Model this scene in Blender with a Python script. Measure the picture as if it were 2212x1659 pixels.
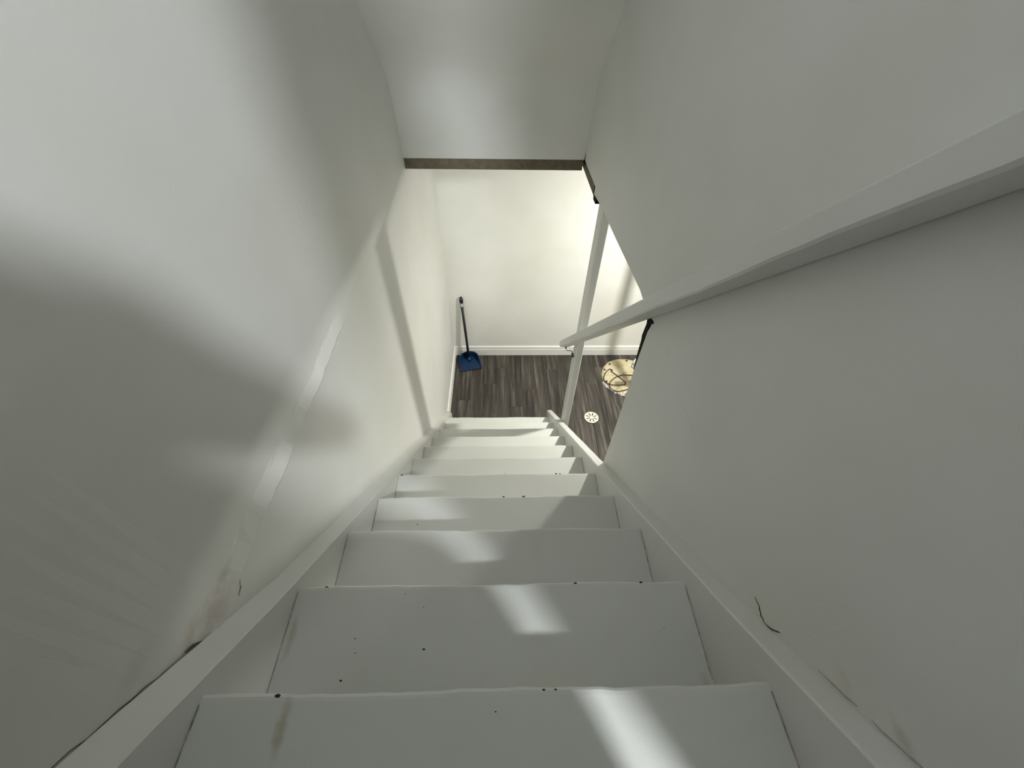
import bpy, bmesh, math, random
from mathutils import Vector, Matrix

for o in list(bpy.data.objects):
    bpy.data.objects.remove(o)
SC = bpy.context.scene
COL = SC.collection
random.seed(7)
ZO = 2.96                      # eye height above the basement floor; shapes below are written relative to the eye

# ------------------------------------------------------------------ camera
F_PX, W_PX = 885.9, 2212.0
cam_d = bpy.data.cameras.new('camera')
cam = bpy.data.objects.new('camera', cam_d)
COL.objects.link(cam)
SC.camera = cam
cam_d.sensor_fit = 'HORIZONTAL'
cam_d.sensor_width = 36.0
cam_d.lens = F_PX / W_PX * 36.0
cam_d.clip_start = 0.01
fw = Vector((0.02623256, 0.68036572, -0.73240312))
rt = Vector((0.99964837, -0.02069052, 0.01658406))
up = Vector((0.00387057, 0.73258063, 0.68066926))
cam.matrix_world = Matrix(((rt.x, up.x, -fw.x, 0), (rt.y, up.y, -fw.y, 0), (rt.z, up.z, -fw.z, ZO), (0, 0, 0, 1)))

# ------------------------------------------------------------------ world, exposure
wd = bpy.data.worlds.new('world')
SC.world = wd
wd.use_nodes = True
wd.node_tree.nodes['Background'].inputs[0].default_value = (0.5, 0.52, 0.55, 1)
wd.node_tree.nodes['Background'].inputs[1].default_value = 0.02
vs = SC.view_settings
vs.view_transform = 'Standard'
vs.look = 'None'
vs.exposure = 0.0
vs.gamma = 1.0
vs.use_curve_mapping = False
SC.cycles.use_denoising = True
SC.cycles.max_bounces = 7
SC.cycles.diffuse_bounces = 5
SC.cycles.sample_clamp_indirect = 6.0

# lamps: position (eye relative), watts, radius, colour.  Their fittings are built further down.
LAMP_BASEMENT = ((1.40, 2.06, -0.795), 27.0, 0.035, (1.0, 0.985, 0.89))
LAMP_HALL = ((1.15, -1.50, 1.95), 385.0, 0.085, (0.94, 0.98, 1.0))
LAMP_FILL = ((1.00, -3.70, 1.75), 690.0, 0.27, (0.90, 0.96, 1.0))  # added soft fill for the bulkhead, standing in for daylight from behind


def point_lamp(spec, parent):
    (x, y, z), w, r, c = spec
    d = bpy.data.lights.new('bulb_light', 'POINT')
    d.energy = w
    d.shadow_soft_size = r
    d.color = c
    o = bpy.data.objects.new('bulb_light', d)
    COL.objects.link(o)
    o.parent = parent
    o.location = Vector((x, y, z + ZO)) - parent.location
    return o


# ------------------------------------------------------------------ helpers
def tag(o, label=None, cat=None, group=None, kind=None):
    if label: o['label'] = label
    if cat: o['category'] = cat
    if group: o['group'] = group
    if kind: o['kind'] = kind
    return o


def thing(name, loc, label, cat, group=None):
    o = bpy.data.objects.new(name, None)
    COL.objects.link(o)
    o.empty_display_size = 0.05
    o.location = (loc[0], loc[1], loc[2] + ZO)
    return tag(o, label, cat, group)


class MB:
    def __init__(s):
        s.v = []
        s.f = []

    def add(s, vs_, fs):
        n = len(s.v)
        s.v += [tuple(v) for v in vs_]
        s.f += [tuple(i + n for i in f) for f in fs]
        return s

    def box(s, x0, x1, y0, y1, z0, z1):
        return s.add([(x0, y0, z0), (x1, y0, z0), (x1, y1, z0), (x0, y1, z0), (x0, y0, z1), (x1, y0, z1), (x1, y1, z1), (x0, y1, z1)],
                     [(0, 3, 2, 1), (4, 5, 6, 7), (0, 1, 5, 4), (1, 2, 6, 5), (2, 3, 7, 6), (3, 0, 4, 7)])

    def prism_x(s, poly, x0, x1):
        """polygon in (y, z), extruded along x; x0/x1 may be functions of (y, z)"""
        n = len(poly)
        fx = (lambda c, p: c(*p) if callable(c) else c)
        a = [(fx(x0, p), p[0], p[1]) for p in poly]
        b = [(fx(x1, p), p[0], p[1]) for p in poly]
        fs = [tuple(range(n)), tuple(range(2 * n - 1, n - 1, -1))]
        fs += [(i, i + n, (i + 1) % n + n, (i + 1) % n) for i in range(n)]
        return s.add(a + b, fs)

    def loft(s, rings, closed=True, cap=True):
        m = len(rings[0])
        vs_ = [p for r in rings for p in r]
        fs = []
        for i in range(len(rings) - 1):
            for j in range(m if closed else m - 1):
                k = (j + 1) % m
                fs.append((i * m + j, i * m + k, (i + 1) * m + k, (i + 1) * m + j))
        if cap:
            fs.append(tuple(range(m - 1, -1, -1)))
            fs.append(tuple((len(rings) - 1) * m + j for j in range(m)))
        return s.add(vs_, fs)

    def tube(s, pts, r, seg=8, cap=True, flat=None):
        pts = [Vector(p) for p in pts]
        rings = []
        prev = None
        for i, p in enumerate(pts):
            t = (pts[min(i + 1, len(pts) - 1)] - pts[max(i - 1, 0)]).normalized()
            if prev is None:
                a = Vector((0, 0, 1)) if abs(t.z) < 0.9 else Vector((1, 0, 0))
                n = t.cross(a).normalized()
            else:
                n = (prev - t * prev.dot(t)).normalized()
            prev = n
            b = t.cross(n)
            rr = r[i] if isinstance(r, (list, tuple)) else r
            rings.append([p + (n * math.cos(2 * math.pi * k / seg) + b * math.sin(2 * math.pi * k / seg)) * rr for k in range(seg)])
        return s.loft(rings, True, cap)

    def lathe(s, prof, cx, cy, seg=24, jit=0.0):
        rings = []
        js = [1 + random.uniform(-jit, jit) for _ in range(seg)]
        for r, z in prof:
            rings.append([(cx + r * js[k] * math.cos(2 * math.pi * k / seg), cy + r * js[k] * math.sin(2 * math.pi * k / seg), z) for k in range(seg)])
        return s.loft(rings, True, True)

    def build(s, name, mat, parent=None, smooth=False, bevel=0.0, bseg=2, origin=None):
        me = bpy.data.meshes.new(name)
        vv = [Vector((v[0], v[1], v[2] + ZO)) for v in s.v]
        if parent is not None:
            base = world_loc(parent)
        elif origin is not None:
            base = Vector((origin[0], origin[1], origin[2] + ZO))
        else:
            xs, ys, zs = [v.x for v in vv], [v.y for v in vv], [v.z for v in vv]
            base = Vector(((min(xs) + max(xs)) / 2, (min(ys) + max(ys)) / 2, min(zs)))
        me.from_pydata([v - base for v in vv], [], s.f)
        bm = bmesh.new()
        bm.from_mesh(me)
        bmesh.ops.recalc_face_normals(bm, faces=bm.faces)
        bm.to_mesh(me)
        bm.free()
        me.materials.append(mat)
        if smooth:
            for p in me.polygons: p.use_smooth = True
        o = bpy.data.objects.new(name, me)
        COL.objects.link(o)
        if parent is not None:
            o.parent = parent
        else:
            o.location = base
        if bevel > 0:
            m = o.modifiers.new('bevel', 'BEVEL')
            m.width = bevel
            m.segments = bseg
            m.limit_method = 'ANGLE'
            m.angle_limit = math.radians(40)
            for p in me.polygons: p.use_smooth = True
            w = o.modifiers.new('wn', 'WEIGHTED_NORMAL')
            w.keep_sharp = True
        return o


def world_loc(o):
    v = Vector(o.location)
    while o.parent is not None:
        o = o.parent
        v += Vector(o.location)
    return v


# ------------------------------------------------------------------ materials
class NT:
    def __init__(s, name, rough=0.5, spec=0.4):
        s.m = bpy.data.materials.new(name)
        s.m.use_nodes = True
        s.t = s.m.node_tree
        s.b = s.t.nodes['Principled BSDF']
        s.b.inputs['Roughness'].default_value = rough
        s.b.inputs['Specular IOR Level'].default_value = spec
        s.geo = s.t.nodes.new('ShaderNodeNewGeometry')
        s.pos = s.geo.outputs['Position']
        s.nz = {}

    def n(s, typ, **kw):
        nd = s.t.nodes.new(typ)
        for k, v in kw.items(): setattr(nd, k, v)
        return nd

    def link(s, a, b): s.t.links.new(a, b)

    def noise(s, scale, detail=4, rough=0.55, vec=None, stretch=None):
        nd = s.n('ShaderNodeTexNoise')
        nd.inputs['Scale'].default_value = scale
        nd.inputs['Detail'].default_value = detail
        nd.inputs['Roughness'].default_value = rough
        v = vec or s.pos
        if stretch:
            mp = s.n('ShaderNodeMapping')
            mp.inputs['Scale'].default_value = stretch
            s.link(v, mp.inputs['Vector'])
            v = mp.outputs[0]
        s.link(v, nd.inputs['Vector'])
        return nd.outputs['Fac']

    def ramp(s, fac, stops):
        nd = s.n('ShaderNodeValToRGB')
        e = nd.color_ramp.elements
        while len(e) < len(stops): e.new(0.5)
        for el, (p, c) in zip(e, stops):
            el.position = p
            el.color = (*c, 1) if len(c) == 3 else c
        s.link(fac, nd.inputs['Fac'])
        return nd.outputs['Color']

    def math(s, op, a, b=None, clamp=False):
        nd = s.n('ShaderNodeMath', operation=op)
        nd.use_clamp = clamp
        for i, v in enumerate((a, b)):
            if v is None: continue
            if isinstance(v, (int, float)): nd.inputs[i].default_value = v
            else: s.link(v, nd.inputs[i])
        return nd.outputs[0]

    def mix(s, fac, a, b):
        nd = s.n('ShaderNodeMix', data_type='RGBA')
        if isinstance(fac, (int, float)): nd.inputs[0].default_value = fac
        else: s.link(fac, nd.inputs[0])
        for i, v in ((6, a), (7, b)):
            if isinstance(v, tuple): nd.inputs[i].default_value = (*v, 1)
            else: s.link(v, nd.inputs[i])
        return nd.outputs[2]

    def spot(s, col, c, rad, color, strength, nscale=30.0):
        """a stain of its own ragged shape around world point c (eye relative)"""
        sub = s.n('ShaderNodeVectorMath', operation='SUBTRACT')
        s.link(s.pos, sub.inputs[0])
        sub.inputs[1].default_value = (c[0], c[1], c[2] + ZO)
        div = s.n('ShaderNodeVectorMath', operation='DIVIDE')
        s.link(sub.outputs[0], div.inputs[0])
        div.inputs[1].default_value = rad
        ln = s.n('ShaderNodeVectorMath', operation='LENGTH')
        s.link(div.outputs[0], ln.inputs[0])
        key = 16 if nscale < 30 else 45
        if key not in s.nz: s.nz[key] = s.noise(key, 3, 0.65)
        nz = s.nz[key]
        d = s.math('ADD', ln.outputs['Value'], s.math('MULTIPLY', s.math('SUBTRACT', nz, 0.5), 1.3))
        mr = s.n('ShaderNodeMapRange')
        mr.interpolation_type = 'SMOOTHSTEP'
        mr.inputs['From Min'].default_value = 1.0
        mr.inputs['From Max'].default_value = -0.1
        mr.inputs['To Min'].default_value = 0.0
        mr.inputs['To Max'].default_value = strength
        s.link(d, mr.inputs['Value'])
        return s.mix(mr.outputs[0], col, color)

    def bump(s, h, strength, dist=0.002):
        b = s.n('ShaderNodeBump')
        b.inputs['Strength'].default_value = strength
        b.inputs['Distance'].default_value = dist
        s.link(h, b.inputs['Height'])
        s.link(b.outputs[0], s.b.inputs['Normal'])

    def color(s, c):
        if isinstance(c, tuple): s.b.inputs['Base Color'].default_value = (*c, 1)
        else: s.link(c, s.b.inputs['Base Color'])
        return s


def simple(name, c, rough=0.5, var=0.06, scale=20, spec=0.4, bump=0.0):
    t = NT(name, rough, spec)
    lo = tuple(max(0, x * (1 - var)) for x in c)
    hi = tuple(min(1, x * (1 + var)) for x in c)
    f = t.noise(scale)
    t.color(t.ramp(f, [(0.3, lo), (0.7, hi)]))
    if bump: t.bump(f, bump)
    return t.m


def paint(name, c=(0.685, 0.685, 0.66), stains=(), rough=0.55, bstr=0.15):
    t = NT(name, rough, 0.35)
    big = t.noise(2.2, 2)
    fine = t.noise(160, 1)
    lo = (c[0] * 0.955, c[1] * 0.96, c[2] * 0.94)
    hi = (min(1, c[0] * 1.03), min(1, c[1] * 1.03), min(1, c[2] * 1.045))
    col = t.ramp(big, [(0.32, lo), (0.68, hi)])
    for st in stains: col = t.spot(col, *st)
    t.color(col)
    t.bump(fine, bstr, 0.0012)
    return t.m


M = {}
M['wall_left'] = paint('left wall paint', stains=[
    ((-0.48, 0.20, -0.775), (0.10, 0.075, 0.030), (0.40, 0.29, 0.20), 0.45, 35),
    ((-0.48, 0.165, -0.745), (0.10, 0.050, 0.022), (0.46, 0.34, 0.22), 0.36, 60),
    ((-0.48, 0.255, -0.765), (0.10, 0.05, 0.012), (0.36, 0.32, 0.24), 0.36, 50),
    ((-0.48, 0.10, -0.66), (0.10, 0.06, 0.03), (0.52, 0.48, 0.36), 0.30, 25)])
M['wall_right'] = paint('right wall paint', stains=[
    ((0.445, 0.17, -0.765), (0.10, 0.10, 0.08), (0.62, 0.60, 0.47), 0.33, 14),
    ((0.445, 0.07, -0.650), (0.10, 0.035, 0.020), (0.55, 0.46, 0.34), 0.36, 40),
    ((0.445, 0.01, -0.595), (0.10, 0.035, 0.014), (0.38, 0.33, 0.25), 0.42, 50),
    ((0.445, 0.60, -0.765), (0.10, 0.14, 0.012), (0.63, 0.61, 0.50), 0.30, 18),
    ((0.445, 0.80, -0.740), (0.10, 0.05, 0.030), (0.60, 0.57, 0.46), 0.30, 18)])
M['wall'] = paint('white wall paint')
M['ceil'] = paint('ceiling paint')
M['wall_back'] = paint('wall paint lifted as lit', (0.82, 0.815, 0.78))  # wall paint lightened to stand in for stronger lamp light on this wall
M['tread'] = paint('tread paint', (0.65, 0.655, 0.63), rough=0.5, stains=[
    ((-0.312, 0.045, -0.76), (0.012, 0.055, 0.05), (0.42, 0.39, 0.27), 0.85, 60),
    ((-0.425, 0.20, -0.96), (0.010, 0.05, 0.03), (0.45, 0.43, 0.33), 0.8, 50),
    ((0.39, 0.10, -0.96), (0.012, 0.03, 0.03), (0.50, 0.46, 0.30), 0.8, 50),
    ((0.10, 0.10, -0.96), (0.10, 0.06, 0.03), (0.66, 0.65, 0.55), 0.6, 20),
    ((0.10, 0.45, -1.16), (0.02, 0.06, 0.03), (0.62, 0.62, 0.53), 0.7, 30)])
M['trim'] = paint('white trim paint', (0.66, 0.66, 0.64), rough=0.42, bstr=0.1)
M['trim_gloss'] = paint('baseboard paint', (0.86, 0.855, 0.83), rough=0.35, bstr=0.05)
M['wood'] = simple('unpainted wood', (0.145, 0.118, 0.085), 0.8, 0.25, 30, bump=0.3)
M['dark'] = simple('dark gap', (0.02, 0.018, 0.014), 0.9, 0.3, 60, spec=0.1)
M['crack'] = simple('dark caulk gap', (0.10, 0.09, 0.065), 0.9, 0.4, 120, spec=0.1)  # dark colour of the open caulk gaps
M['seam'] = simple('open joint dirt', (0.36, 0.34, 0.29), 0.9, 0.35, 70, spec=0.1)
M['grime'] = simple('grime in joint', (0.33, 0.315, 0.27), 0.9, 0.45, 90, spec=0.1)
M['chip'] = simple('bare chipped spot', (0.045, 0.04, 0.033), 0.9, 0.4, 200, spec=0.1)
M['black'] = simple('black plastic', (0.012, 0.012, 0.014), 0.4, 0.2, 40)
M['blue'] = simple('dark blue plastic', (0.005, 0.030, 0.095), 0.35, 0.12, 30)
M['label'] = simple('white sticker', (0.55, 0.57, 0.58), 0.5, 0.05)
M['drain'] = simple('cream plastic', (0.70, 0.655, 0.575), 0.45, 0.05, 30)
M['pvc'] = simple('white pipe plastic', (0.75, 0.75, 0.72), 0.4, 0.05, 20)
M['metal'] = simple('dark metal', (0.06, 0.058, 0.05), 0.4, 0.2, 60)
M['slab'] = simple('subfloor', (0.03, 0.028, 0.025), 0.9)
M['hallwall'] = simple('hall wall paint', (0.24, 0.232, 0.21), 0.7, 0.03, 4)  # darkened so the unseen hall bounces less light into the stairwell
M['hallfloor'] = simple('hall floor', (0.12, 0.10, 0.085), 0.6, 0.1, 8)
M['skin'] = simple('skin', (0.55, 0.36, 0.27), 0.55, 0.05)
M['shirt'] = simple('dark grey shirt', (0.035, 0.037, 0.042), 0.9, 0.1, 60)
M['hair'] = simple('brown hair', (0.05, 0.032, 0.02), 0.6, 0.3, 90)
t = NT('frosted lamp glass', 0.4)
t.color((0.9, 0.9, 0.88))
t.b.inputs['Emission Color'].default_value = (1, 0.97, 0.92, 1)
t.b.inputs['Emission Strength'].default_value = 3.0
M['glass'] = t.m


def lid_mat():
    t = NT('stained cream lid', 0.6)
    f = t.noise(7, 5, 0.65)
    g = t.noise(24, 4)
    c = t.ramp(f, [(0.30, (0.36, 0.29, 0.16)), (0.48, (0.55, 0.47, 0.30)), (0.66, (0.66, 0.60, 0.44))])
    c = t.mix(t.ramp(g, [(0.55, (0, 0, 0)), (0.70, (0.6, 0.6, 0.6))]), c, (0.24, 0.18, 0.09))
    t.color(c)
    t.bump(f, 0.4, 0.004)
    return t.m


M['lid'] = lid_mat()


def plank_mat():
    t = NT('grey brown vinyl plank', 0.45, 0.4)
    oi = t.n('ShaderNodeObjectInfo')
    mul = t.math('MULTIPLY', oi.outputs['Random'], 37.0)
    cmb = t.n('ShaderNodeCombineXYZ')
    t.link(mul, cmb.inputs[0])
    t.link(mul, cmb.inputs[1])
    add = t.n('ShaderNodeVectorMath', operation='ADD')
    t.link(t.pos, add.inputs[0])
    t.link(cmb.outputs[0], add.inputs[1])
    v = add.outputs[0]
    a = t.noise(1.0, 5, 0.6, v, (26, 1.5, 1))
    b = t.noise(1.0, 4, 0.6, v, (70, 3.2, 1))
    c = t.noise(1.0, 3, 0.5, v, (9, 1.0, 1))
    col = t.ramp(a, [(0.34, (0.010, 0.0075, 0.006)), (0.45, (0.036, 0.029, 0.024)), (0.54, (0.076, 0.065, 0.056)), (0.66, (0.185, 0.165, 0.148))])
    col = t.mix(t.ramp(b, [(0.40, (0, 0, 0)), (0.62, (0.55, 0.55, 0.55))]), col, (0.022, 0.0175, 0.014))
    col = t.mix(t.ramp(c, [(0.35, (0, 0, 0)), (0.70, (0.55, 0.55, 0.55))]), col, (0.078, 0.068, 0.060))
    hue = t.n('ShaderNodeHueSaturation')
    t.link(col, hue.inputs['Color'])
    t.link(t.math('ADD', t.math('MULTIPLY', oi.outputs['Random'], 0.35), 0.80), hue.inputs['Value'])
    t.color(hue.outputs[0])
    t.bump(a, 0.25, 0.001)
    return t.m


M['plank'] = plank_mat()

# ------------------------------------------------------------------ main measures (eye relative)
ZF = -2.96                      # basement floor
XL, XR = -0.48, 0.445           # stairwell side walls
YB = 3.175                      # basement back wall
ZC = -0.735                     # basement ceiling
RISE, RUN = 0.2, 0.20942
Y0, Z0 = 2.1791, -2.7597        # lowest nosing
YD = -0.334                     # doorway at the top of the stairs
XFAR = 3.0                      # basement wall far to the right
ZL = -0.36                      # hall floor at the top
ZH = 2.04                       # hall ceiling
nose = lambda k: (Y0 - k * RUN, Z0 + k * RISE)
nline = lambda y: Z0 + (Y0 - y) * RISE / RUN
lerp = lambda a, b, t_: a + (b - a) * t_


def struct(mb, name, mat, label, cat, **kw):
    return tag(mb.build(name, mat, **kw), label, cat, kind='structure')


# ------------------------------------------------------------------ left wall, with the uneven drywall joint at basement ceiling height
def left_off(y):
    pts = [(-0.4, -0.001), (0.08, -0.002), (0.25, -0.013), (0.95, -0.008), (1.15, 0.004), (1.45, 0.012), (1.9, 0.012), (2.2, 0.002), (3.3, 0.0)]
    for (a, b), (c, d) in zip(pts, pts[1:]):
        if a <= y <= c: return lerp(b, d, (y - a) / (c - a))
    return 0.0


mb = MB()
ys = [YD + (YB - YD) * i / 140 for i in range(141)]
rows = [ZF, -1.7, -0.90, -0.803, -0.796, -0.762, -0.755, -0.70, -0.3, 0.4, ZH]
grid = []
for y in ys:
    j = random.uniform(-0.004, 0.004) if y < 2.2 else 0
    u = left_off(y)
    col = []
    for i, z in enumerate(rows):
        off = 0.0
        if 3 <= i <= 5: z += j + 0.003 * math.sin(y * 23)
        if i >= 5: off = u
        if i in (4,) and y < 1.0: off = 0.0015 + random.uniform(0, 0.0012)
        if i in (5,) and y < 1.0: off = u * 0.85 + random.uniform(-0.001, 0.001)
        if i == 7: off = u * 0.9
        if i >= 8: off = 0.0
        col.append((XL + off, y, z))
    grid.append(col)
n = len(rows)
mb.add([p for c in grid for p in c], [(i * n + j, (i + 1) * n + j, (i + 1) * n + j + 1, i * n + j + 1) for i in range(140) for j in range(n - 1)])
back_x = XL - 0.10
nv = len(mb.v)
mb.add([(back_x, YD, ZF), (back_x, YB, ZF), (back_x, YB, ZH), (back_x, YD, ZH)], [(0, 1, 2, 3)])
wall_left = struct(mb, 'wall_left', M['wall_left'], 'long white drywall wall on the left of the stairs with a rough taped joint', 'wall')


def crack(pts, x, r, wall, mat='crack'):
    m = MB()
    P = [(x, a, b) for a, b in pts]
    Q = []
    for (p, q) in zip(P, P[1:]):
        for s_ in range(3):
            Q.append(tuple(lerp(a, b, s_ / 3) + (random.uniform(-0.0015, 0.0015) if i else 0) for i, (a, b) in enumerate(zip(p, q))))
    Q.append(P[-1])
    nn = len(Q)
    rr = [r * (0.25 + 0.75 * math.sin(math.pi * (i + 0.3) / nn) * random.uniform(0.6, 1.15)) for i in range(nn)]
    return m.tube(Q, rr, 5).build('crack', M[mat], wall)


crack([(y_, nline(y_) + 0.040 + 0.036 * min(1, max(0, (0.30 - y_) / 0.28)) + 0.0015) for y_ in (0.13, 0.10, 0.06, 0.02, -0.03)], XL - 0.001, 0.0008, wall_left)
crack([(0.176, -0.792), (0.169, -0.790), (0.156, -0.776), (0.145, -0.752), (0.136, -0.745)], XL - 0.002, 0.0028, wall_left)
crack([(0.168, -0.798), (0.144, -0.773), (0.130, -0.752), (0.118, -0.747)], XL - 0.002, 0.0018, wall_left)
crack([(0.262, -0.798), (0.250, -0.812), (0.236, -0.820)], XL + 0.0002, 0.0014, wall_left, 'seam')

# ------------------------------------------------------------------ right wall: full height up to y 0.96, only above the ceiling line beyond
mb = MB()
xr = lambda y, z: XR if y <= 0.96 else XR - 0.024 * (y - 0.96) / 1.25
poly = [(YD, ZF), (0.96, ZF), (0.962, -1.9), (0.958, -1.2), (0.962, -0.95), (0.956, -0.80), (0.945, -0.765), (0.965, -0.762), (1.10, -0.745), (1.45, -0.756), (1.75, -0.762), (1.90, -0.775), (1.90, -0.742), (2.20, -0.732), (2.36, -0.732), (2.36, ZH), (YD, ZH)]
mb.prism_x(poly, xr, 0.555)
wall_right = struct(mb, 'wall_right', M['wall_right'], 'white drywall wall on the right that ends halfway down the stairs', 'wall')
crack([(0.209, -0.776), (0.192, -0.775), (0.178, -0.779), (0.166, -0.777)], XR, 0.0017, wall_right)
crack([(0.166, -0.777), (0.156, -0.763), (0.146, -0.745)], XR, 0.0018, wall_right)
crack([(0.950, -1.531), (0.80, -1.390), (0.62, -1.222), (0.47, -1.083)], XR - 0.0004, 0.0020, wall_right, 'seam')
crack([(0.03, -0.632), (0.00, -0.600), (-0.05, -0.548)], XR, 0.0016, wall_right, 'seam')
crack([(0.09, -0.690), (0.06, -0.660), (0.045, -0.645)], XR, 0.0014, wall_right, 'seam')
# bare wood showing under the cut drywall and ragged black edge at the wall end
mb = MB()
mb.prism_x([(1.905, -0.80), (2.30, -0.785), (2.30, -0.725), (1.905, -0.735)], lambda y, z: xr(y, z) + 0.008, 0.54)
mb.build('wood_plate', M['wood'], wall_right)
mb = MB()
mb.prism_x([(1.86, -0.802), (1.912, -0.802), (1.935, -0.752), (1.915, -0.745), (1.87, -0.765)], lambda y, z: xr(y, z) + 0.002, 0.50)
mb.prism_x([(2.18, -0.745), (2.225, -0.752), (2.215, -0.70), (2.20, -0.695)], lambda y, z: xr(y, z) - 0.001, 0.50)
mb.build('open_gap', M['dark'], wall_right)
mb = MB()
mb.prism_x([(0.950, -0.766), (0.932, -0.748), (0.942, -0.745), (0.972, -0.755), (0.986, -0.765), (0.978, -0.785), (0.981, -0.81), (0.984, -0.835), (0.978, -0.85), (0.976, -0.89), (0.971, -0.93), (0.967, -0.965), (0.963, -0.97), (0.962, -0.90), (0.958, -0.80)], XR - 0.001, 0.47)
mb.build('torn_edge', M['dark'], wall_right)
# small rough flakes further down the same edge
for zz, w in ((-1.03, 0.012), (-1.065, 0.008), (-1.10, 0.016), (-1.135, 0.007)):
    MB().prism_x([(0.958, zz - 0.014), (0.958 + w, zz - 0.006), (0.958 + w * 0.8, zz + 0.007), (0.958, zz + 0.012)], XR + 0.002, 0.46).build('flake', M['dark' if w < 0.014 else 'trim'], wall_right)

# ------------------------------------------------------------------ bulkhead wall at the foot and sloped ceiling above the stairs
mb = MB()
mb.prism_x([(2.207, -0.7325), (2.21, -0.50), (2.30, -0.50), (2.30, -0.7325)], XL + 0.0005, XR - 0.0)
# face goes on up to the fold
wall_header = struct(mb, 'wall_bulkhead', M['wall'], 'white drywall bulkhead across the foot of the stairwell above the opening', 'wall')
mb = MB()
prof = [(2.205, -0.732), (2.196, -0.66), (2.184, -0.58), (2.171, -0.51), (2.156, -0.45), (2.138, -0.405), (2.112, -0.365), (2.075, -0.323), (2.02, -0.27), (1.95, -0.207), (1.876, -0.138), (1.6, 0.122), (1.2, 0.50), (0.4, 1.255), (-0.30, 1.915), (YD, 1.915)]
ring = [[(x, y, z) for (y, z) in prof] for x in [XL - 0.02 + (XR - XL + 0.04) * i / 4 for i in range(5)]]
mb.loft(ring, False, False)
ceil_s = struct(mb, 'ceiling', M['ceil'], 'white sloped ceiling over the stairs folding down to the bulkhead', 'ceiling', smooth=True)
mb = MB()
mb.box(XL + 0.001, 0.415, 2.214, 2.30, -0.785, -0.725)
mb.build('wood_plate', M['wood'], wall_header)
mb = MB()
mb.prism_x([(2.205, -0.73), (2.214, -0.775), (2.222, -0.775), (2.222, -0.73)], XL + 0.0005, XL + 0.012)
mb.build('plaster_corner', M['wood'], wall_header)

# ------------------------------------------------------------------ basement room
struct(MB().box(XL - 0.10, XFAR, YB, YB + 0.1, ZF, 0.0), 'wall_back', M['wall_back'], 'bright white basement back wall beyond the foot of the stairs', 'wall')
struct(MB().box(XFAR, XFAR + 0.1, YD, YB, ZF, ZC), 'wall_far', M['wall'], 'white basement side wall far to the right', 'wall')
struct(MB().box(0.555, XFAR, YD - 0.1, YD, ZF, ZC), 'wall_near', M['wall'], 'white basement wall under the hall', 'wall')
mb = MB()
mb.box(0.555, XFAR, YD, YB, ZC, ZC + 0.05)
mb.box(XL, 0.555, 2.30, YB, ZC, ZC + 0.05)
struct(mb, 'ceiling', M['ceil'], 'flat white basement ceiling', 'ceiling')


def baseboard(name, pts, label, side):
    """profile in (out, height): plain foot, groove, rounded bead on top"""
    prof = [(0.0, 0.0), (0.013, 0.0), (0.013, 0.078), (0.009, 0.083), (0.009, 0.087), (0.0125, 0.092), (0.0125, 0.106), (0.010, 0.114), (0.005, 0.119), (0.0, 0.121)]
    m = MB()
    rings = []
    for (x, y) in pts:
        if side == 'back': rings.append([(x, y - o_, ZF + 0.002 + h) for o_, h in prof])
        else: rings.append([(x + o_, y, ZF + 0.002 + h) for o_, h in prof])
    m.loft(rings)
    return struct(m, name, M['trim_gloss'], label, 'baseboard')


baseboard('baseboard_back', [(XL + 0.013, YB), (XFAR, YB)], 'white moulded baseboard along the back wall behind the dustpan', 'back')
baseboard('baseboard_left', [(XL, 2.31), (XL, YB - 0.0005)], 'short white baseboard on the left wall between stairs and corner', 'left')

# floor: slab with separate planks
floor = struct(MB().box(XL - 0.1, XFAR, YD, YB, ZF - 0.05, ZF - 0.006), 'floor', M['slab'], 'dark grey brown vinyl plank floor of the basement', 'floor', origin=(0, 0, ZF))
PW, PL = 0.125, 0.92
xs0 = 0.4559 - 8 * PW
protos = {}


def plank(x0, x1, y0, y1):
    key = (round(x1 - x0, 4), round(y1 - y0, 4))
    if key not in protos:
        w, l = key
        g, b = 0.0006, 0.0018
        m = bpy.data.meshes.new('plank')
        a = [(g, g), (w - g, g), (w - g, l - g), (g, l - g)]
        a2 = [(g + b, g + b), (w - g - b, g + b), (w - g - b, l - g - b), (g + b, l - g - b)]
        vv = [(x, y, -0.006) for x, y in a] + [(x, y, -0.0012) for x, y in a] + [(x, y, 0) for x, y in a2]
        ff = [(i, (i + 1) % 4, 4 + (i + 1) % 4, 4 + i) for i in range(4)] + [(4 + i, 4 + (i + 1) % 4, 8 + (i + 1) % 4, 8 + i) for i in range(4)] + [(8, 9, 10, 11)]
        m.from_pydata(vv, [], ff)
        m.materials.append(M['plank'])
        protos[key] = m
    o = bpy.data.objects.new('plank', protos[key])
    COL.objects.link(o)
    o.parent = floor
    o.location = (x0, y0, 0)
    return o


offs = [0.10, 0.55, 0.30, 0.78, 0.02, 0.46, 0.70, 0.22]
for i in range(17):
    x0, x1 = xs0 + i * PW, xs0 + (i + 1) * PW
    x0 = max(x0, XL + 0.001)
    if x1 - x0 < 0.01: continue
    # the joint seen in the photo lies in the column starting at x 0.4559
    y = (2.9578 - 4 * PL) if i == 8 else 2.9578 - 4 * PL + offs[i % 8] * PL
    cuts = [c for c in [y + k * PL for k in range(-2, 8)] if 0.05 < c < YB - 0.05]
    cuts = [0.0] + cuts + [YB]
    for a, b in zip(cuts, cuts[1:]): plank(x0, x1, a, b)
struct(MB().box(xs0 + 17 * PW, XFAR, YD, YB, ZF - 0.006, ZF), 'floor', M['plank'], 'rest of the basement floor out to the right', 'floor')

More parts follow.
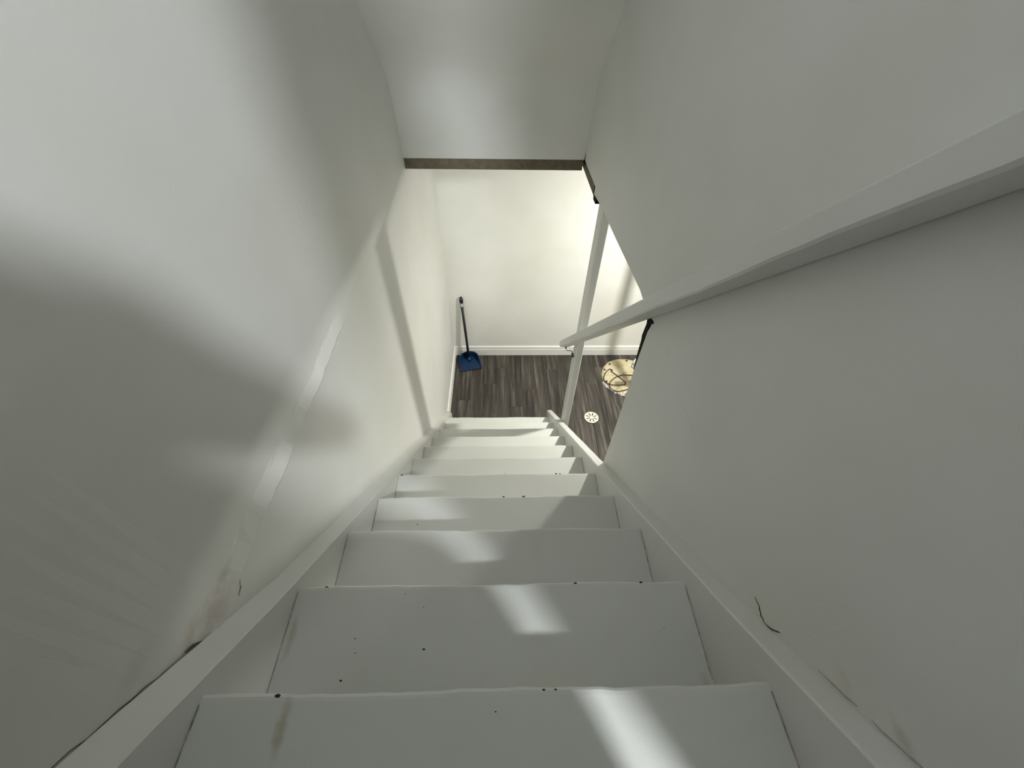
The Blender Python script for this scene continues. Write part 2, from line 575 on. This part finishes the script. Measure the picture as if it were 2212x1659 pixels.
# ------------------------------------------------------------------ staircase
stair = thing('staircase', (0, 1.0, ZF), 'steep white painted wooden staircase with scuffed treads between two walls', 'staircase')
for k in range(0, 12):
    y, z = nose(k)
    yb = y - RUN - 0.02
    prof = [(yb, z - 0.032), (y - 0.008, z - 0.032), (y - 0.001, z - 0.027), (y, z - 0.012), (y - 0.0015, z - 0.0045), (y - 0.005, z - 0.0008), (y - 0.010, z), (yb, z)]
    rings = []
    N_ = 36
    ph = random.uniform(0, 6)
    for i in range(N_ + 1):
        x = lerp(-0.441, 0.406, i / N_)
        w = 0.0014 * math.sin(x * 14 + ph) + random.uniform(-0.0011, 0.0011)
        dz = 0.0006 * math.sin(x * 9 + ph * 2)
        rings.append([(x, py + (w if py > y - 0.02 else 0), pz + (dz if py > y - 0.02 else 0)) for py, pz in prof])
    o = MB().loft(rings).build('tread', M['tread'], stair)
    zlow = (Z0 + (k - 1) * RISE) if k else ZF
    MB().box(-0.4405, 0.4055, y - 0.045, y - 0.025, zlow - (0.0 if k == 0 else 0.001), z - 0.031).build('riser', M['tread'], stair)
y, z = nose(12)
MB().box(-0.4405, 0.4055, y - 0.045, y - 0.025, z - RISE - 0.001, z - 0.031).build('riser', M['tread'], stair)


def stringer(x0, x1, off_in, off_out, yend, inner_is_right, name_label):
    """top follows the nosing line; the top edge is a little uneven (thick paint)"""
    m = MB()
    N_ = 70
    rings = []
    for i in range(N_ + 1):
        y = lerp(YD - 0.0, yend, i / N_)
        a = nline(y) + off_in(y) + random.uniform(-0.0012, 0.0012)
        b = nline(y) + off_out(y) + random.uniform(-0.0012, 0.0012)
        zb = max(ZF, nline(y) - 0.32)
        xi = x1 if inner_is_right else x0
        xo = x0 if inner_is_right else x1
        s_ = 1 if inner_is_right else -1
        rings.append([(xo, y, zb), (xi, y, zb), (xi, y, a - 0.004), (xi - s_ * 0.003, y, a), (xo, y, b)])
    m.loft(rings)
    o = m.build('stringer', M['trim'], stair)
    o['label'] = name_label
    return o


stringer(XL + 0.0003, -0.44, lambda y: 0.026 + (0.02 * max(0, (0.25 - y) / 0.3) if y < 0.25 else 0), lambda y: 0.040 + (0.036 * min(1, max(0, (0.30 - y) / 0.28)) if y < 0.30 else 0), 2.30, True, 'white skirt board against the left wall')
stringer(0.405, XR - 0.0003, lambda y: 0.056 + (0.012 * max(0, (0.2 - y) / 0.2) if y < 0.2 else 0), lambda y: 0.056 + (0.014 * max(0, (0.2 - y) / 0.2) if y < 0.2 else 0), 2.305, False, 'white stringer board, free standing at its lower end')

for k in range(3, 11):
    y, z = nose(k)
    for x_, part in ((-0.4392, random.uniform(0.55, 1.0)), (0.4042, random.uniform(0.6, 1.0))):
        pts, rr = [], []
        for i in range(9):
            t_ = i / 8 * part
            pts.append((x_ + random.uniform(-0.0006, 0.0006), y - 0.012 - t_ * (RUN - 0.01), z + 0.0002))
            rr.append(random.uniform(0.0005, 0.0016) * (1.0 if x_ < 0 else 0.9))
        MB().tube(pts, rr, 5).build('joint_grime', M['grime'], stair)

# worn and chipped paint spots
chips = [(9, -0.381, 0.293, 6), (10, -0.331, 0.088, 6), (6, 0.013, 0.917, 5), (6, 0.235, 0.9175, 7), (6, 0.252, 0.9185, 5), (7, 0.007, 0.709, 6), (7, 0.079, 0.71, 7), (7, -0.288, 0.609, 4),
         (9, -0.156, 0.172, 4), (9, -0.296, 0.193, 2.6), (9, -0.29, 0.168, 2.4), (9, -0.307, 0.124, 4), (9, 0.162, 0.29, 5), (9, 0.308, 0.29, 5), (6, -0.427, 0.921, 7), (9, 0.334, 0.2, 2),
         (10, 0.062, 0.081, 3.5), (10, -0.01, 0.057, 2), (10, 0.08, 0.075, 3), (9, -0.208, 0.275, 2), (9, -0.166, 0.248, 2)]
for k, x, y, r in chips:
    yn, z = nose(k)
    r *= 0.0005
    front = y > yn - 0.012
    if front: y = yn - 0.0035
    m = MB()
    rings = []
    for q, (s_, h) in enumerate(((1.0, -0.004), (1.0, 0.0003), (0.72, 0.0008))):
        rng = random.Random(int(x * 1000) + k)
        rings.append([(x + r * s_ * 1.5 * math.cos(t_ * 0.785) * rng.uniform(0.7, 1.2), y + r * s_ * 0.8 * math.sin(t_ * 0.785) * rng.uniform(0.7, 1.2), z + h - (0.0012 if front else 0)) for t_ in range(8)])
    m.loft(rings).build('chipped_spot', M['chip'], stair)

# ------------------------------------------------------------------ handrail
RS = -1.0085
ang = math.atan(RS)
rz = lambda y: 0.216 + RS * y
rail_t = thing('handrail', (0.41, 1.97, rz(1.97)), 'white painted square timber handrail sloping along the right wall', 'handrail')
m = MB()
rings = []
nrm = Vector((0, -math.sin(ang), math.cos(ang)))
N_ = 60
ya, yb_ = -0.28, 1.985
for i in range(N_ + 1):
    y = lerp(ya, yb_, i / N_)
    w = 0.0016 * math.sin(y * 17) + random.uniform(-0.0008, 0.0008)
    e = 0.004 if i not in (0, N_) else 0.008
    base = Vector((0, y, rz(y)))
    H_ = 0.040
    xa, xb = 0.380, XR - 0.002
    sec = [(xa + e, 0 + w), (xb - e, 0), (xb, e), (xb, H_ - e), (xb - e, H_), (xa + e, H_), (xa, H_ - e), (xa, e + w)]
    rings.append([(x, (base + nrm * h).y, (base + nrm * h).z) for x, h in sec])
m.loft(rings).build('rail', M['trim'], rail_t)
# wire hook that ties the loose lower end to the post
yk = 1.90
hk = MB().tube([(0.418, 1.962, rz(1.962) + 0.006), (0.418, 1.955, rz(1.955) - 0.020), (0.422, 1.940, rz(1.94) - 0.034), (0.430, 1.915, rz(1.915) - 0.035), (0.438, 1.885, rz(1.885) - 0.042), (0.444, 1.862, rz(1.86) - 0.068), (0.444, 1.850, rz(1.85) - 0.088), (0.445, 1.838, rz(1.84) - 0.092)], 0.0026, 6).build('hook', M['metal'], rail_t)
MB().tube([(0.436, 1.858, rz(1.858) - 0.074), (0.4465, 1.858, rz(1.858) - 0.074)], 0.007, 8).build('screw', M['metal'], hk)
MB().tube([(0.436, 1.834, rz(1.834) - 0.094), (0.4465, 1.834, rz(1.834) - 0.094)], 0.006, 8).build('screw', M['metal'], hk)
MB().tube([(0.418, 1.968, rz(1.968) - 0.006), (0.418, 1.968, rz(1.968) + 0.010)], [0.007, 0.005], 8).build('screw_eye', M['metal'], rail_t)

# ------------------------------------------------------------------ support post
post = thing('support_post', (0.466, 1.87, ZF), 'white painted timber post standing beside the stair foot up to the ceiling', 'post')
m = MB()
rings = []
for i in range(13):
    t_ = i / 12
    z = lerp(ZF + 0.002, -0.779, t_)
    dy = -0.055 * t_
    e = 0.004
    x0, x1, y0_, y1_ = XR + 0.003, XR + 0.043, 1.822 + dy, 1.914 + dy
    rings.append([(x0 + e, y0_, z), (x1 - e, y0_, z), (x1, y0_ + e, z), (x1, y1_ - e, z), (x1 - e, y1_, z), (x0 + e, y1_, z), (x0, y1_ - e, z), (x0, y0_ + e, z)])
m.loft(rings).build('shaft', M['trim'], post)
MB().tube([(XR + 0.0036, 1.868, ZF + 0.62), (XR + 0.0036, 1.843, ZF + 1.24)], 0.0012, 5).build('edge_split', M['seam'], post)

# ------------------------------------------------------------------ dustpan in the back corner
dp = thing('dustpan', (-0.34, 3.03, ZF), 'dark blue upright dustpan with long black handle in the back corner', 'dustpan')
rot = math.radians(12)


def dpw(x, y, z):
    c, s_ = math.cos(rot), math.sin(rot)
    return (-0.322 + x * c - y * s_, 3.045 + x * s_ + y * c, ZF + 0.003 + z)


out = [(-0.105, -0.105), (0.105, -0.105), (0.098, 0.00), (0.088, 0.055), (0.060, 0.092), (0.025, 0.105), (-0.025, 0.105), (-0.060, 0.092), (-0.088, 0.055), (-0.098, 0.00)]


def hgt(y): return 0.006 + 0.058 * min(1, max(0, (y + 0.105) / 0.15))


m = MB()
r0 = [dpw(x, y, 0.0 if y > -0.1 else 0.0) for x, y in out]
r1 = [dpw(x * 1.03, y * 1.02, hgt(y)) for x, y in out]
r2 = [dpw(x * 0.985, y * 0.975, hgt(y)) for x, y in out]
r3 = [dpw(x * 0.955, y * 0.955, 0.005 + 0.012 * max(0, y + 0.1)) for x, y in out]
nn = len(out)
vv = r0 + r1 + r2 + r3
ff = [tuple(range(nn - 1, -1, -1)), tuple(3 * nn + i for i in range(nn))]
for a in range(3):
    for i in range(nn):
        j = (i + 1) % nn
        if i == 0 and a == 1:
            pass
        ff.append((a * nn + i, a * nn + j, (a + 1) * nn + j, (a + 1) * nn + i))
pan = m.add(vv, ff).build('pan', M['blue'], dp)
# dark rubber lip along the front edge and reinforcing ribs
MB().tube([dpw(-0.106, -0.106, 0.004), dpw(0.106, -0.106, 0.004)], 0.0042, 6).build('lip', M['black'], pan)
MB().tube([dpw(0.0, 0.03, 0.010), dpw(0.0, 0.075, 0.040), dpw(0.0, 0.10, 0.075)], [0.018, 0.018, 0.015], 8).build('handle_socket', M['blue'], pan)
hb = Vector(dpw(0.0, 0.055, 0.02))
ht = Vector((-0.368, YB - 0.017, -2.250))
hd = ht - hb
hdl = MB().tube([hb, hb + hd * 0.3, hb + hd * 0.93], [0.0135, 0.0125, 0.0125], 10).build('handle', M['black'], dp, smooth=True)
# hanging end: flat loop with a hole, and a pale sticker below it
m = MB()
top = hb + hd * 0.93
ax = hd.normalized()
sx = Vector((1, 0, 0))
sy = ax.cross(sx).normalized()
outer, inner = [], []
for k in range(16):
    a = 2 * math.pi * k / 16
    c0 = top + ax * 0.035
    outer.append(c0 + sx * 0.017 * math.cos(a) + ax * 0.042 * math.sin(a))
    inner.append(c0 + ax * 0.018 + sx * 0.006 * math.cos(a) + ax * 0.008 * math.sin(a))
rings = []
for h in (-0.005, 0.005):
    rings.append(([p + sy * h for p in outer], [p + sy * h for p in inner]))
vv = rings[0][0] + rings[0][1] + rings[1][0] + rings[1][1]
ff = []
for i in range(16):
    j = (i + 1) % 16
    ff += [(i, j, 16 + j, 16 + i), (32 + i, 48 + i, 48 + j, 32 + j), (i, 32 + i, 32 + j, j), (16 + i, 16 + j, 48 + j, 48 + i)]
m.add(vv, ff).build('hanging_loop', M['black'], hdl)
s0 = hb + hd * 0.895
fr = -sy if sy.y > 0 else sy
m = MB()
rings = []
for h in (0.0, 0.034):
    rings.append([s0 + ax * h + (sx * math.cos(a_) + fr * math.sin(a_)) * r_ for r_, angs in ((0.0122, (0.7, 1.2, 1.7, 2.3)), (0.0134, (2.3, 1.7, 1.2, 0.7))) for a_ in angs])
m.loft(rings).build('sticker', M['label'], hdl)

# ------------------------------------------------------------------ floor drain cover
DX, DY = 0.826, 2.321
dr = thing('floor_drain', (DX, DY, ZF), 'round cream floor drain cover with radial slots in the vinyl floor', 'drain')
cu = bpy.data.curves.new('drain_outline', 'CURVE')
cu.dimensions = '2D'
cu.fill_mode = 'BOTH'
cu.extrude = 0.003
cu.bevel_depth = 0.0003
cu.bevel_resolution = 1


def spl(pts):
    s_ = cu.splines.new('POLY')
    s_.points.add(len(pts) - 1)
    for p, q in zip(s_.points, pts): p.co = (q[0], q[1], 0, 1)
    s_.use_cyclic_u = True


spl([(0.066 * (1.0 if k % 2 == 0 else 0.985) * math.cos(k * math.pi / 8 + 0.18), 0.066 * (1.0 if k % 2 == 0 else 0.965) * math.sin(k * math.pi / 8 + 0.18)) for k in range(16)])
for k in range(8):
    a = k * math.pi / 4 + 0.36
    ca, sa = math.cos(a), math.sin(a)
    P = []
    for u_, v_ in ((0.018, -0.0040), (0.050, -0.0052), (0.053, 0.0), (0.050, 0.0052), (0.018, 0.0040), (0.016, 0)):
        P.append((u_ * ca - v_ * sa, u_ * sa + v_ * ca))
    spl(P)
tmp = bpy.data.objects.new('drain_outline', cu)
COL.objects.link(tmp)
dg = bpy.context.evaluated_depsgraph_get()
me = bpy.data.meshes.new_from_object(tmp.evaluated_get(dg))
bpy.data.objects.remove(tmp)
bpy.data.curves.remove(cu)
me.name = 'drain_grate'
me.materials.clear()
me.materials.append(M['drain'])
o = bpy.data.objects.new('slotted_cover', me)
COL.objects.link(o)
o.parent = dr
o.location = (0, 0, 0.0062)
MB().lathe([(0.001, ZF + 0.0003), (0.062, ZF + 0.0003), (0.062, ZF + 0.0010), (0.001, ZF + 0.0010)], DX, DY, 16).build('drain_dark_disc', M['dark'], dr)  # dark disc stands in for the shade below the slots

# ------------------------------------------------------------------ round pit lid, cord and pipe near the hidden end of the room
LX, LY, LR = 1.262, 2.835, 0.253
ld = thing('pit_lid', (LX, LY, ZF), 'round stained cream pit lid on the floor with a dark cord on it', 'lid')
MB().lathe([(0.001, ZF + 0.0005), (LR - 0.004, ZF + 0.0005), (LR, ZF + 0.004), (LR, ZF + 0.014), (LR - 0.010, ZF + 0.021), (LR - 0.035, ZF + 0.0185), (LR * 0.5, ZF + 0.0215), (0.001, ZF + 0.022)], LX, LY, 44, 0.012).build('plate', M['lid'], ld, smooth=True)
for bx_, by_ in ((1.118, 3.006), (1.305, 3.055), (1.050, 2.924), (1.042, 2.760)):
    MB().lathe([(0.001, ZF + 0.012), (0.013, ZF + 0.012), (0.0125, ZF + 0.0235), (0.009, ZF + 0.026), (0.001, ZF + 0.026)], bx_, by_, 8).build('bolt', M['metal'], ld)
m = MB()
for a in range(0, 24):
    th = math.radians(196 + a * 3.4)
    r_ = LR + random.uniform(-0.004, 0.007)
    x, y = LX + r_ * math.cos(th), LY + r_ * math.sin(th)
    h = random.uniform(0.008, 0.018)
    m.lathe([(0.001, ZF + 0.0004), (random.uniform(0.007, 0.013), ZF + 0.0006), (0.006, ZF + h), (0.001, ZF + h)], x, y, 6)
tag(m.build('sealant_bead', M['pvc'], ld), kind='stuff')


def smooth_path(pts, n_=7):
    P = [Vector(p) for p in pts]
    out_ = []
    for i in range(len(P) - 1):
        p0, p1, p2, p3 = P[max(i - 1, 0)], P[i], P[i + 1], P[min(i + 2, len(P) - 1)]
        for k in range(n_):
            t_ = k / n_
            out_.append(0.5 * ((2 * p1) + (p2 - p0) * t_ + (2 * p0 - 5 * p1 + 4 * p2 - p3) * t_ ** 2 + (3 * p1 - p0 - 3 * p2 + p3) * t_ ** 3))
    out_.append(P[-1])
    return out_


zc = ZF + 0.0285
cd = thing('power_cord', (1.15, 2.70, ZF), 'thin dark cord lying in loops on the round pit lid', 'cord')
path = [(1.108, 2.905), (1.141, 2.857), (1.176, 2.813), (1.21, 2.761), (1.224, 2.731), (1.206, 2.712), (1.166, 2.698), (1.110, 2.698), (1.060, 2.709), (1.026, 2.745), (1.020, 2.80), (1.046, 2.865), (1.083, 2.912), (1.108, 2.925), (1.13, 2.905)]
P3 = [(x, y, zc + (0.008 if 5 < i < 9 else 0)) for i, (x, y) in enumerate(path)]
MB().tube(smooth_path(P3), 0.0045, 6).build('inner_loop', M['black'], cd, smooth=True)
path = [(1.42, 2.84), (1.33, 2.838), (1.237, 2.831), (1.192, 2.826), (1.129, 2.796), (1.075, 2.744), (1.058, 2.702), (1.066, 2.661), (1.092, 2.634), (1.13, 2.622), (1.182, 2.632), (1.25, 2.66), (1.34, 2.70)]
P3 = [(x, y, zc + (0.010 if 1 < i < 5 else 0.0)) for i, (x, y) in enumerate(path)]
MB().tube(smooth_path(P3), 0.0045, 6).build('outer_loop', M['black'], cd, smooth=True)

pp = thing('drain_pipe', (1.287, 2.575, ZF), 'white upright pipe behind the wall end, only its fitting peeking out', 'pipe')
MB().lathe([(0.001, ZF + 0.024), (0.022, ZF + 0.024), (0.022, ZC - 0.001), (0.001, ZC - 0.001)], 1.287, 2.575, 20).build('pipe', M['pvc'], pp, smooth=False)
MB().lathe([(0.0225, ZF + 0.20), (0.032, ZF + 0.20), (0.034, ZF + 0.21), (0.034, ZF + 0.27), (0.030, ZF + 0.276), (0.0225, ZF + 0.276)], 1.287, 2.575, 16).build('coupling', M['pvc'], pp)
MB().lathe([(0.0225, ZF + 0.14), (0.031, ZF + 0.14), (0.031, ZF + 0.165), (0.0225, ZF + 0.165)], 1.287, 2.575, 16).build('hose_clamp', M['black'], pp)

so = MB()
so.tube([(1.270, 2.578, -2.50), (1.225, 2.592, -2.50), (1.198, 2.600, -2.505), (1.190, 2.602, -2.53), (1.190, 2.602, -2.56)], [0.020, 0.021, 0.022, 0.021, 0.021], 12).build('side_outlet', M['pvc'], pp, smooth=True)
MB().tube([(1.190, 2.602, -2.556), (1.190, 2.602, -2.580)], 0.025, 12).build('outlet_cap', M['pvc'], pp)
MB().tube([(1.232, 2.590, -2.50), (1.222, 2.593, -2.50)], 0.0245, 12).build('outlet_ring', M['black'], pp)

# ------------------------------------------------------------------ basement ceiling bulb
bl = thing('ceiling_bulb', (1.40, 2.06, ZC), 'bare bulb in a porcelain holder on the basement ceiling', 'lamp')
MB().lathe([(0.001, ZC - 0.001), (0.055, ZC - 0.001), (0.055, ZC - 0.012), (0.028, ZC - 0.016), (0.024, ZC - 0.020), (0.001, ZC - 0.020)], 1.40, 2.06, 20).build('holder', M['pvc'], bl)
point_lamp(LAMP_BASEMENT, bl)
ad = bpy.data.lights.new('down_fill_light', 'AREA')      # added disc lamp, no diffuser is built; lifts light on the lower treads
ad.shape = 'DISK'
ad.size = 0.09
ad.energy = 44.0
ad.color = LAMP_BASEMENT[3]
ao = bpy.data.objects.new('down_fill_light', ad)
COL.objects.link(ao)
ao.parent = bl
ao.location = (0, 0, -0.062)

# ------------------------------------------------------------------ hall at the top of the stairs (behind the camera): it lights the stairwell
HX0, HX1, HY0 = -1.3, 2.4, -4.6
struct(MB().box(HX0, HX1, HY0, YD, ZL - 0.25, ZL), 'floor', M['hallfloor'], 'hall floor at the top of the stairs', 'floor')
struct(MB().box(HX0, HX1, HY0, YD, ZH, ZH + 0.05), 'ceiling', M['hallwall'], 'hall ceiling at the top of the stairs', 'ceiling')
struct(MB().box(HX0 - 0.1, HX0, HY0, YD, ZL, ZH), 'wall_hall_left', M['hallwall'], 'hall wall on the left, darkened to cut bounce light', 'wall')
struct(MB().box(HX1, HX1 + 0.1, HY0, YD, ZL, ZH), 'wall_hall_right', M['hallwall'], 'hall wall on the right, darkened to cut bounce light', 'wall')
struct(MB().box(HX0, HX1, HY0 - 0.1, HY0, ZL, ZH), 'wall_hall_rear', M['hallwall'], 'rear wall of the hall, darkened to cut bounce light', 'wall')
mb = MB()
mb.box(HX0, XL - 0.001, YD - 0.03, YD + 0.02, ZL, ZH)
a_ = [(HX1, YD - 0.03), (HX1, YD)]
mb.loft([[(x_, YD - 0.03, z_), (HX1, YD - 0.03, z_), (HX1, YD, z_), (x_, YD, z_)] for x_, z_ in ((0.462, ZL), (0.385, ZH))])
mb.box(XL - 0.001, 0.440, YD - 0.051, YD - 0.001, 1.72, ZH)
mb.box(XL - 0.001, -0.325, YD - 0.03, YD - 0.001, ZL, ZH)  # added unseen left jamb, keeps rear lamp light off the near left wall
struct(mb, 'wall_doorway', M['hallwall'], 'hall wall with the doorway to the stairs', 'wall')
for spec, lab in ((LAMP_HALL, 'round hall ceiling light nearest the stairs'), (LAMP_FILL, 'added soft fill light further back in the hall')):
    (x, y, z), _, r, _ = spec
    c_ = thing('hall_light', (x, y, ZH), lab, 'lamp')
    MB().lathe([(0.001, ZH - 0.001), (0.16, ZH - 0.001), (0.165, ZH - 0.02), (0.15, ZH - 0.022), (0.001, ZH - 0.022)], x, y, 28).build('base', M['metal'], c_)
    point_lamp(spec, c_)

# ------------------------------------------------------------------ the person with the phone, seated on the top step behind the lens; only the shadow is in view
ph_c = -fw * 0.010 + rt * 0.035 - up * 0.012
phone = thing('phone', tuple(ph_c), 'black phone held out over the stairs', 'phone')
m = MB()
for s0_, s1_, d0, d1 in ((0.0735, 0.0355, -0.004, 0.004),):
    m.add([ph_c + rt * (a * s0_) + up * (b * s1_) + fw * c for c in (d0, d1) for a, b in ((-1, -1), (1, -1), (1, 1), (-1, 1))], [(0, 3, 2, 1), (4, 5, 6, 7), (0, 1, 5, 4), (1, 2, 6, 5), (2, 3, 7, 6), (3, 0, 4, 7)])
m.build('case', M['black'], phone)

pv, pe, prad = [], [], []


def jv(p, r, parent=None):
    pv.append(Vector((p[0], p[1], p[2] + ZO)))
    prad.append(r)
    if parent is not None: pe.append((parent, len(pv) - 1))
    return len(pv) - 1


pel = jv((0.07, -0.48, 0.29), (0.19, 0.13))
wst = jv((0.04, -0.47, 0.43), (0.16, 0.11), pel)
cst = jv((0, -0.43, 0.53), (0.16, 0.11), wst)
nck0 = jv((0, -0.34, 0.64), (0.075, 0.07), cst)
nck = jv((0, -0.285, 0.73), (0.055, 0.055), nck0)
hd0 = jv((0, -0.245, 0.77), (0.085, 0.09), nck)
hd1 = jv((0, -0.215, 0.84), (0.08, 0.095), hd0)
for s in (-1, 1):
    sh = jv((s * 0.160, -0.355, 0.545), (0.058, 0.058), cst)
    el = jv((s * 0.130, -0.20, 0.295), (0.043, 0.043), sh)
    wr = jv((s * 0.085 + 0.02, -0.07, 0.10), (0.027, 0.030), el)
    pm = jv((s * 0.085 + 0.030, -0.045, 0.045), (0.022, 0.036), wr)
    for q in range(4):
        u_ = 0.030 - q * 0.017
        f0 = jv(Vector(ph_c) + rt * (s * 0.086) + up * u_ - fw * 0.028, (0.0085, 0.0085), pm)
        f1 = jv(Vector(ph_c) + rt * (s * (0.086 - 0.001 * q)) + up * (u_ - 0.006) - fw * (0.006 + 0.003 * abs(q - 1)), (0.0078, 0.0078), f0)
    t0 = jv(Vector(ph_c) + rt * (s * 0.066) + up * 0.020 - fw * 0.034, (0.010, 0.010), pm)
    jv(Vector(ph_c) + rt * (s * 0.045) + up * 0.006 - fw * 0.020, (0.009, 0.009), t0)
    if s > 0:
        hp = jv((0.165, -0.47, 0.22), (0.11, 0.10), pel)
        kn = jv((0.275, -0.27, -0.08), (0.085, 0.085), hp)
        an = jv((0.275, -0.285, -0.44), (0.055, 0.055), kn)
        hl = jv((0.255, -0.27, -0.525), (0.036, 0.034), an)
        jv((0.265, -0.155, -0.530), (0.034, 0.026), hl)
    else:
        hp = jv((-0.02, -0.49, 0.22), (0.11, 0.10), pel)
        kn = jv((0.115, -0.31, -0.08), (0.085, 0.085), hp)
        an = jv((0.09, -0.29, -0.44), (0.055, 0.055), kn)
        hl = jv((0.07, -0.28, -0.525), (0.036, 0.034), an)
        jv((0.06, -0.165, -0.530), (0.034, 0.026), hl)
pm_ = bpy.data.meshes.new('person')
base = Vector((0, -0.6, ZL + ZO))
pm_.from_pydata([v - base for v in pv], pe, [])
person = bpy.data.objects.new('person', pm_)
COL.objects.link(person)
person.location = base
tag(person, 'person leaning over the top of the stairs holding a phone, casting a shadow', 'person')
sk = person.modifiers.new('skin', 'SKIN')
sk.use_smooth_shade = True
for d, r in zip(pm_.skin_vertices[0].data if pm_.skin_vertices else [], prad): d.radius = r
if not pm_.skin_vertices:
    bpy.context.view_layer.objects.active = person
    bm = bmesh.new()
    bm.from_mesh(pm_)
    lay = bm.verts.layers.skin.verify()
    bm.verts.ensure_lookup_table()
    for i, v in enumerate(bm.verts):
        v[lay].radius = prad[i]
        v[lay].use_root = (i == 0)
    bm.to_mesh(pm_)
    bm.free()
ss = person.modifiers.new('sub', 'SUBSURF')
ss.levels = ss.render_levels = 2
pm_.materials.append(M['shirt'])
shade_shell = MB()  # added unseen shell round the body, shaped to block lamp light
rings = []
for z_, cx_, cy_, rx_, ry_ in ((0.54, 0.0, -0.43, 0.18, 0.11), (0.46, 0.01, -0.45, 0.21, 0.12), (0.35, 0.03, -0.475, 0.26, 0.14), (0.22, 0.045, -0.465, 0.285, 0.13), (0.10, 0.055, -0.44, 0.295, 0.13), (-0.05, 0.025, -0.41, 0.33, 0.13), (-0.32, 0.015, -0.40, 0.335, 0.13)):
    rings.append([(cx_ + rx_ * math.cos(t_ * math.pi / 12), cy_ + ry_ * math.sin(t_ * math.pi / 12), z_) for t_ in range(24)])
shade_shell.loft(rings).build('shade_shell', M['shirt'], person, smooth=True)
hair = MB()
rings = []
for k in range(7):
    a = math.pi * 0.5 * k / 6
    rings.append([(0.088 * math.cos(a) * math.cos(t_ * math.pi / 8), -0.228 + 0.105 * math.cos(a) * math.sin(t_ * math.pi / 8), 0.83 + 0.10 * math.sin(a)) for t_ in range(16)])
hair.loft(rings).build('hair', M['hair'], person, smooth=True)
